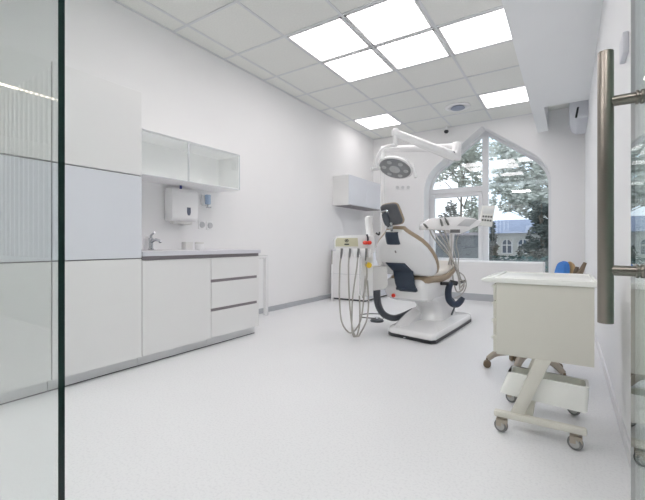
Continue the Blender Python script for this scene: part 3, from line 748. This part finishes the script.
for i, hs in enumerate(hs2):
    n = len(hs)
    MB().tube([(ix_(u), -.085 + .018 * i + .05 * math.sin(j * 1.1 + i), iz_(v)) for j, (u, v) in enumerate(hs)], .0085 if i < 5 else .0065, 8).build('hose', M['hose_l'] if i in (4, 1) else M['hose'], it, local=True)
MB().tube([(ix_(453), .03, iz_(231)), (ix_(452.5), .05, iz_(250)), (ix_(452), .06, iz_(268)), (ix_(449), .02, iz_(282)), (ix_(442), -.1, iz_(287))], [.032, .026, .026, .028, .030], 14).build('support_arm', M['white_s'], it, local=True)
mb = MB().tube([(ix_(458), .0, iz_(283)), (ix_(466), .0, iz_(281))], .018, 12, smooth=False); mb.build('hose_clip', M['wheel'], it, local=True)
MB().tube([(ix_(458), -.03, iz_(228)), (ix_(468), -.02, iz_(226)), (ix_(480), -.005, iz_(221))], [.028, .026, .024], 12).build('handle', M['white_s'], it, local=True)
# tilted control panel
pc = [(482.4, 205.8), (494.8, 205.6), (491.4, 227), (478, 225.2)]
cpn = MB().prism([(ix_(u), iz_(v)) for u, v in reversed(pc)], (0, -.02, 0), X, Z, Y, .035, .006).build('control_panel', M['beige_t'], it, local=True)
def pq(a, b):          # a across, b down
    t0 = Vector((*pc[0], 0)); t1 = Vector((*pc[1], 0)); b1 = Vector((*pc[2], 0)); b0 = Vector((*pc[3], 0))
    p = (t0 * (1 - a) + t1 * a) * (1 - b) + (b0 * (1 - a) + b1 * a) * b
    return (ix_(p.x), iz_(p.y))
MB().prism([pq(.12, .40), pq(.88, .40), pq(.88, .14), pq(.12, .14)], (0, -.024, 0), X, Z, Y, .008, .001).build('display', M['screen'], cpn, local=True)
for b in (.54, .72):
    for a in (.2, .4, .6, .8):
        q = pq(a, b); MB().box(q[0] - .011, q[0] + .011, -.027, -.02, q[1] - .011, q[1] + .011, .003).build('button', M['btn'], cpn, local=True)

# foot control on the floor
q = at(377, 320.5, 4.72)
fc = thing('foot_control', (q.x, q.y, 0), 'round dark foot pedal with wire hoop on floor left of chair base', 'foot pedal')
MB().lathe([(0, 0), (.082, 0), (.085, .01), (.075, .028), (.05, .034), (0, .036)], (q.x, q.y, 0), Z, 28).build('pedal_base', M['char'], fc)
MB().lathe([(0, .034), (.04, .034), (.042, .044), (.03, .05), (0, .052)], (q.x, q.y, 0), Z, 24).build('button', M['chrome'], fc)
hb_ = [q + Vector((0, 0, -q.z)) + RT * x + FW * y + Z * z for x, y, z in ((-.02, -.02, .04), (-.12, -.03, .05), (-.205, .0, .055), (-.20, .10, .06), (-.1, .16, .065), (.04, .15, .065), (.10, .06, .06), (.08, .0, .04))]
MB().tube(hb_, .008, 8).build('hoop', M['wheel'], fc)

# ------------------------------------------------------------------ drawer cart
ca_ = thing('drawer_cart', (-.11, 2.37, 0), 'beige drawer cart on castors standing in front at the right wall', 'cart')
x0, x1, y0, y1 = -.312, .102, 2.14, 2.58
MB().box(x0, x1, y0, y1, .392, .762, .004).build('body', M['beige'], ca_)
mb = MB().prism([(-.37, 0), (-.388, .012), (-.38, .018), (-.335, .026), (.112, .026), (.118, .022), (.118, .0)], (0, y0 - .015, .762), X, Z, Y, y1 - y0 + .03, .004)
tp_ = mb.build('top', M['beige_t'], ca_)
rim = MB()
for a in ((-.33, .112, y1 - .006, y1 + .010), (.098, .112, y0 - .01, y1 + .01), (-.335, -.315, y0 - .01, y1 + .01)): rim.box(*a, .786, .793, .003)
rim.build('rim', M['beige_t'], tp_)
for i in range(4):
    za = .40 + i * .09
    dr = MB().box(x0 - .016, x0 - .0005, y0 + .006, y1 - .006, za, za + .084, .004).build('drawer', M['beige'], ca_)
    MB().prism([(0, 0), (-.012, .004), (-.012, .012), (0, .016)], (x0 - .016, y0 + .02, za + .062), X, Z, Y, y1 - y0 - .04, .002).build('handle', M['beige_t'], dr)
for y in (2.135, 2.565):
    MB().box(-.322, .074, y - .020, y + .020, .076, .108, .010).build('foot_bar', M['beige'], ca_)
    MB().prism([(-.245, .107), (-.185, .107), (-.068, .395), (-.135, .395)], (0, y + .0, 0), X, Z, Y, .022, .003).build('leg', M['beige'], ca_)
    for x in (-.288, .028):
        w_ = MB(); w_.lathe([(0, -.013), (.026, -.013), (.032, -.008), (.033, 0), (.032, .008), (.026, .013), (0, .013)], (x, y - .004, .033), Y + X * .25, 24)
        cst = w_.build('castor', M['wheel'], ca_)
        h_ = MB(); h_.lathe([(0, -.016), (.019, -.016), (.021, -.013), (.021, .013), (.019, .016), (0, .016)], (x, y - .004, .033), Y + X * .25, 20); h_.build('castor_hub', M['hub'], cst)
        f_ = MB(); f_.cyl((x + .006, y, .062), (x + .006, y, .080), .010, n=12); f_.box(x - .022, x + .028, y - .021, y - .016, .032, .070, .002); f_.box(x - .022, x + .028, y + .010, y + .015, .032, .070, .002); f_.box(x - .022, x + .028, y - .021, y + .015, .064, .070, .002)
        f_.build('castor_fork', M['beige_d'], cst)
MB().prism([(-.19, .106), (-.15, .106), (-.15, .08), (-.19, .08)], (0, 2.157, 0), X, Z, Y, .386, .003).build('cross_bar', M['beige'], ca_)
# sloping bin under the drawers
bt = MB(); b = bt.bm
o1 = [(-.262, 2.175, .300), (.085, 2.175, .286), (.085, 2.335, .276), (-.262, 2.335, .290)]
o0 = [(-.305, 2.185, .178), (.078, 2.185, .158), (.078, 2.325, .158), (-.305, 2.325, .178)]
i1 = [(-.250, 2.187, .299), (.073, 2.187, .285), (.073, 2.323, .275), (-.250, 2.323, .289)]
i0 = [(-.275, 2.20, .192), (.066, 2.20, .172), (.066, 2.31, .172), (-.275, 2.31, .192)]
R_ = [[b.verts.new(p) for p in q] for q in (o0, o1, i1, i0)]
b.faces.new(R_[0][::-1]); b.faces.new(R_[3])
for A, B in zip(R_, R_[1:]):
    for i in range(4): b.faces.new((A[i], A[(i + 1) % 4], B[(i + 1) % 4], B[i]))
bmesh.ops.bevel(b, geom=[e for e in b.edges if abs((e.verts[0].co - e.verts[1].co).z) > .05], offset=.025, segments=4, affect='EDGES', profile=.5)
bt.build('bin', M['beige_t'], ca_)

# ------------------------------------------------------------------ swivel chair behind the cart
st = thing('swivel_chair', (-.26, 3.22, 0), 'blue and tan swivel chair half hidden behind the drawer cart', 'chair')
sx, sy = -.26, 3.22
for i in range(5):
    a = math.radians(188 + 72 * i); dx, dy = math.cos(a), math.sin(a)
    MB().tube([(sx + dx * .03, sy + dy * .03, .145), (sx + dx * .12, sy + dy * .12, .14), (sx + dx * .21, sy + dy * .21, .115), (sx + dx * .265, sy + dy * .265, .07)], [.032, .028, .024, .020], 12).build('leg', M['beige_d'], st)
    qx, qy = sx + dx * .272, sy + dy * .272
    t1 = Vector((-dy, dx, 0))
    w_ = MB()
    for s_ in (-1, 1): w_.lathe([(0, -.009), (.024, -.009), (.028, -.004), (.028, .004), (.024, .009), (0, .009)], Vector((qx, qy, .028)) + t1 * .014 * s_, t1, 18)
    w_.cyl((qx, qy, .03), (qx, qy, .075), .009, n=10)
    w_.build('castor', M['brown'], st)
MB().cyl((sx, sy, .12), (sx, sy, .44), .026, n=18).build('column', M['beige_d'], st)
MB().layers(rrect(.42, .42, .15), [(.8, .44), (1, .45), (1.02, .48), (.98, .51), (.8, .52)], (sx, sy, 0), X, Y, Z).build('seat', M['blue'], st)
MB().tube([(sx + .05, sy, .45), (sx + .20, sy + .01, .44), (sx + .245, sy + .01, .50), (sx + .25, sy + .01, .62)], .016, 10).build('back_bar', M['brown'], st)
bk = Vector((-.026, sy + .02, .70)); bn = Vector((-.72, -.66, .2)).normalized(); bxx = Vector((.66, -.72, 0)).normalized(); buu = bn.cross(bxx); buu = buu if buu.z > 0 else -buu
bo_ = smooth_out([(-.16, -.10), (-.17, .0), (-.13, .10), (-.05, .132), (.05, .132), (.13, .10), (.17, .0), (.16, -.10), (.0, -.12)])
bo_ = [(a * .30, b_) for a, b_ in bo_]
MB().layers(bo_, [(.9, 0), (1, .008), (1, .03), (.9, .05), (.6, .058)], bk, bxx, buu, bn).build('backrest', M['blue'], st)
MB().layers(bo_, [(1, 0), (1.03, -.008), (.98, -.024), (.7, -.032)], bk + Vector((.012, 0, 0)), bxx, buu, bn).build('back_shell', M['wood'], st)
for (pa, pb_) in (((.035, sy, .66), (.055, sy, .80)), ((.035, sy - .02, .66), (.10, sy, .83))):
    MB().tube([pa, ((pa[0] + pb_[0]) / 2, pa[1], .75), pb_], [.022, .019, .011], 10).build('arm_prong', M['brown'], st)

# ------------------------------------------------------------------ outdoors
GZ = -3.0
struct('floor_outdoor', MB().box(-60, 60, YW + .5, 120, GZ - .2, GZ), M['ground'])
hs = thing('house', (-2.9, 30, GZ), 'pale house with blue roof and arched windows beyond the window', 'house')
MB().box(-6.2, .4, 28, 34, GZ, 1.72).build('walls', M['house'], hs, smooth=False)
mb = MB(); b = mb.bm
ev = [b.verts.new(p) for p in ((-6.6, 27.7, 1.68), (.8, 27.7, 1.68), (.8, 34.3, 1.68), (-6.6, 34.3, 1.68), (-4.6, 31, 2.75), (-1.0, 31, 2.75))]
for f in ((0, 1, 5, 4), (2, 3, 4, 5), (1, 2, 5), (3, 0, 4), (3, 2, 1, 0)): b.faces.new([ev[i] for i in f])
mb.build('roof', M['roof'], hs, smooth=False)
def archwin(x, z0, z1, w_):
    pts = [(-w_, 0), (w_, 0)] + [(w_ * math.cos(a), (z1 - z0 - w_) + w_ * math.sin(a)) for a in [PI * i / 10 for i in range(11)]]
    f = MB().prism([(p[0] * 1.25, p[1] * 1.06 - .05) for p in pts], (x, 27.93, z0), X, Z, Y, .08).build('window', M['frame'], hs, smooth=False)
    m2 = MB()
    m2.prism([(p[0], p[1]) for p in pts], (x, 27.91, z0), X, Z, Y, .03)
    m2.build('pane', M['hwin'], f, smooth=False)
    m3 = MB().box(x - .04, x + .04, 27.88, 27.91, z0, z1); m3.box(x - w_, x + w_, 27.88, 27.91, z0 + (z1 - z0) * .55, z0 + (z1 - z0) * .55 + .07)
    m3.build('glazing_bar', M['frame'], f, smooth=False)
for x in (-5.3, -4.36, -3.42, -2.47, -1.5): archwin(x, .38, 1.26, .26)
g = thing('garage', (-5.0, 15.4, GZ), 'flat grey garage wall outside beyond the lower left pane', 'garage')
MB().box(-7.2, -2.72, 14.5, 16.3, GZ, 1.28).build('walls', M['garage'], g, smooth=False)
MB().box(-7.3, -2.66, 14.4, 16.4, 1.28, 1.38).build('roof', M['alu'], g, smooth=False)
hg = thing('hedge', (-1.0, 16, GZ), 'clipped dark teal hedge along the bottom of the right pane', 'hedge')
def leaves(mb, pts, size, rnd):
    b = mb.bm
    for p in pts:
        a = Vector((rnd.gauss(0, 1), rnd.gauss(0, 1), rnd.gauss(0, 1))).normalized(); c_ = frame_of(a); s_ = size * rnd.uniform(.6, 1.3)
        vs = [b.verts.new(p + c_[0] * s_ * i + c_[1] * s_ * .55 * j) for i, j in ((-1, 0), (-.2, -.8), (1, 0), (-.2, .8))]
        b.faces.new(vs)
def raw_build(mb, name, m, parent):
    root = parent
    while root.parent: root = root.parent
    for v in mb.bm.verts: v.co -= root.location
    me = bpy.data.meshes.new(name); mb.bm.to_mesh(me); mb.bm.free(); me.materials.append(m)
    ob = bpy.data.objects.new(name, me); C.objects.link(ob); ob.parent = parent
    return ob
rnd = random.Random(3)
mb = MB(); leaves(mb, [Vector((rnd.uniform(-2.45, 1.5), rnd.uniform(15.5, 16.3), rnd.uniform(GZ + .5, .45 + .1 * rnd.random()))) for _ in range(5000)], .10, rnd)
raw_build(mb, 'foliage', M['hedge'], hg)
MB().box(-2.45, 1.5, 15.6, 16.2, GZ, .35).build('stems', M['leaf_d'], hg, smooth=False)
def tree(base, h, tr_, clusters, nleaf, size, m, label, name='tree', seed=1):
    rnd = random.Random(seed)
    t = thing(name, base, label, 'tree', 'trees outside the window')
    b0 = Vector(base); mb = MB()
    top = b0 + Vector((rnd.uniform(-.3, .3), 0, h))
    mb.tube([b0, b0.lerp(top, .4) + X * rnd.uniform(-.2, .2), top], [tr_, tr_ * .7, tr_ * .15], 10)
    for c_, r_ in clusters:
        c_ = Vector(c_); tt = min(.85, max(.15, (c_.z - b0.z) / h - .15)); s0 = b0.lerp(top, tt)
        mb.tube([s0, s0.lerp(c_, .5) + Z * .15, c_], [tr_ * .35, tr_ * .22, tr_ * .06], 7)
        for _ in range(5):
            e = c_ + Vector((rnd.gauss(0, r_[0] * .5), rnd.gauss(0, r_[0] * .5), rnd.gauss(0, r_[1] * .5)))
            q_ = s0.lerp(c_, rnd.uniform(.5, 1)); mb.tube([q_, q_.lerp(e, .5) + Z * .05, e], [tr_ * .09, tr_ * .06, tr_ * .02], 5, 3)
    mb.build('trunk', M['bark'], t)
    mb = MB(); pts = []
    tot = sum(r_[0] ** 2 * r_[1] for _, r_ in clusters)
    for c_, r_ in clusters:
        for _ in range(int(nleaf * r_[0] ** 2 * r_[1] / tot)):
            v = Vector((rnd.gauss(0, 1), rnd.gauss(0, 1), rnd.gauss(0, 1))).normalized() * rnd.random() ** .4
            p = Vector(c_) + Vector((v.x * r_[0], v.y * r_[0], v.z * r_[1]))
            if noise.noise(p * 1.6 / max(.6, size * 8)) > -.12: pts.append(p)
    leaves(mb, pts, size, rnd)
    raw_build(mb, 'foliage', m, t)
    return t
def conifer(base, h, r, n, size, m, label, seed=1, pw=.7):
    rnd = random.Random(seed)
    t = thing('conifer', base, label, 'tree', 'conifers outside the window')
    b0 = Vector(base); MB().cyl(b0, b0 + Z * h, r * .06, .02, 10).build('trunk', M['bark'], t)
    mb = MB(); pts = []
    for _ in range(n):
        f = 1 - math.sqrt(rnd.random()); a = rnd.uniform(0, 2 * PI); rr = r * (1 - f) ** pw * (.75 + .25 * math.sin(f * 60)) * rnd.uniform(.4, 1)
        pts.append(b0 + Vector((rr * math.cos(a), rr * math.sin(a), h * (.06 + .94 * f) - .1 * rr)))
    leaves(mb, pts, size, rnd); raw_build(mb, 'foliage', m, t)
def g_(u, d, z): p = at(u, V0, d); return (p.x, p.y, z)
def c_(u, v, d): p = at(u, v, d); return (p.x, p.y, p.z)
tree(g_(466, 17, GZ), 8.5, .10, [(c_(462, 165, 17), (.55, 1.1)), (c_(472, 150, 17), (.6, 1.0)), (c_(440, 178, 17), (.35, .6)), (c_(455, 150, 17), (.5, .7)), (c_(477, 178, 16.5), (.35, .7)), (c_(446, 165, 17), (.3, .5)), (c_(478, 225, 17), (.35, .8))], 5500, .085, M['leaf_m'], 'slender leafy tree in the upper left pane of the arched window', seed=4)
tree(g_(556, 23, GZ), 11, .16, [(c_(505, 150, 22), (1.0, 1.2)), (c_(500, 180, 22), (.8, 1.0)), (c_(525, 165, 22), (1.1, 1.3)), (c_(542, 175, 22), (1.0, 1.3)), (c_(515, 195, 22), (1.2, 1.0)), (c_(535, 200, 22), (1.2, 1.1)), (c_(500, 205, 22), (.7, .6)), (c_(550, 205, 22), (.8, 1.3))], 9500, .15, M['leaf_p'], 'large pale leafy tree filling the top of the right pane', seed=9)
tree(g_(542, 15.5, GZ), 5.6, .14, [(c_(541, 240, 15.5), (.55, .75)), (c_(530, 252, 15.5), (.5, .4)), (c_(547, 220, 15.5), (.5, .7)), (c_(538, 212, 15.5), (.42, .5)), (c_(550, 255, 15.5), (.5, .7))], 9000, .065, M['leaf_d'], 'dark bushy tree at the right edge of the right pane', seed=12)
conifer(g_(493, 17, GZ), 5.0, .62, 4200, .09, M['leaf_d'], 'narrow dark conifer just right of the window mullion', 5)
conifer(g_(451, 21, GZ), 6.4, 2.0, 8000, .13, M['leaf_d'], 'broad grey conifer behind the lower left window pane', 6, .5)
tree(g_(475, 24, GZ), 7.0, .16, [(c_(473, 215, 24), (.6, 1.2)), (c_(480, 235, 24), (.6, 1.0)), (c_(470, 240, 24), (.5, .6))], 2600, .10, M['leaf_m'], 'thin tree behind the instrument tray beside the broad conifer', seed=21)

# ------------------------------------------------------------------ sky, camera
wd = bpy.data.worlds.new('sky'); bpy.context.scene.world = wd; wd.use_nodes = True
n, l = wd.node_tree.nodes, wd.node_tree.links
bg = n['Background']
tc = n.new('ShaderNodeTexCoord'); sp = n.new('ShaderNodeSeparateXYZ'); l.new(tc.outputs['Generated'], sp.inputs[0])
nz = n.new('ShaderNodeTexNoise'); nz.inputs['Scale'].default_value = 3.0; nz.inputs['Detail'].default_value = 5; l.new(tc.outputs['Generated'], nz.inputs['Vector'])
rp = n.new('ShaderNodeValToRGB'); rp.color_ramp.elements[0].position = .35; rp.color_ramp.elements[1].position = .62
rp.color_ramp.elements[0].color = (.62, .76, .88, 1); rp.color_ramp.elements[1].color = (.95, .97, 1, 1)
l.new(nz.outputs['Fac'], rp.inputs['Fac']); l.new(rp.outputs['Color'], bg.inputs['Color'])
bg.inputs['Strength'].default_value = 2.2
cam = bpy.data.cameras.new('camera'); co_ = bpy.data.objects.new('camera', cam); C.objects.link(co_)
cam.sensor_fit = 'HORIZONTAL'; cam.sensor_width = 36; cam.lens = F / 645 * 36
cam.shift_y = -(250 - V0) / 645; cam.clip_start = .02; cam.clip_end = 300
co_.location = (0, 0, EYE); co_.rotation_euler = (PI / 2, 0, YAW)
sc = bpy.context.scene; sc.camera = co_
sc.view_settings.view_transform = 'Standard'; sc.view_settings.look = 'None'; sc.view_settings.gamma = 1; sc.view_settings.use_curve_mapping = False
sc.view_settings.exposure = -0.12
sc.cycles.max_bounces = 16; sc.cycles.diffuse_bounces = 12; sc.cycles.glossy_bounces = 5; sc.cycles.transparent_max_bounces = 16
sc.cycles.use_denoising = True
sc.cycles.sample_clamp_indirect = 6
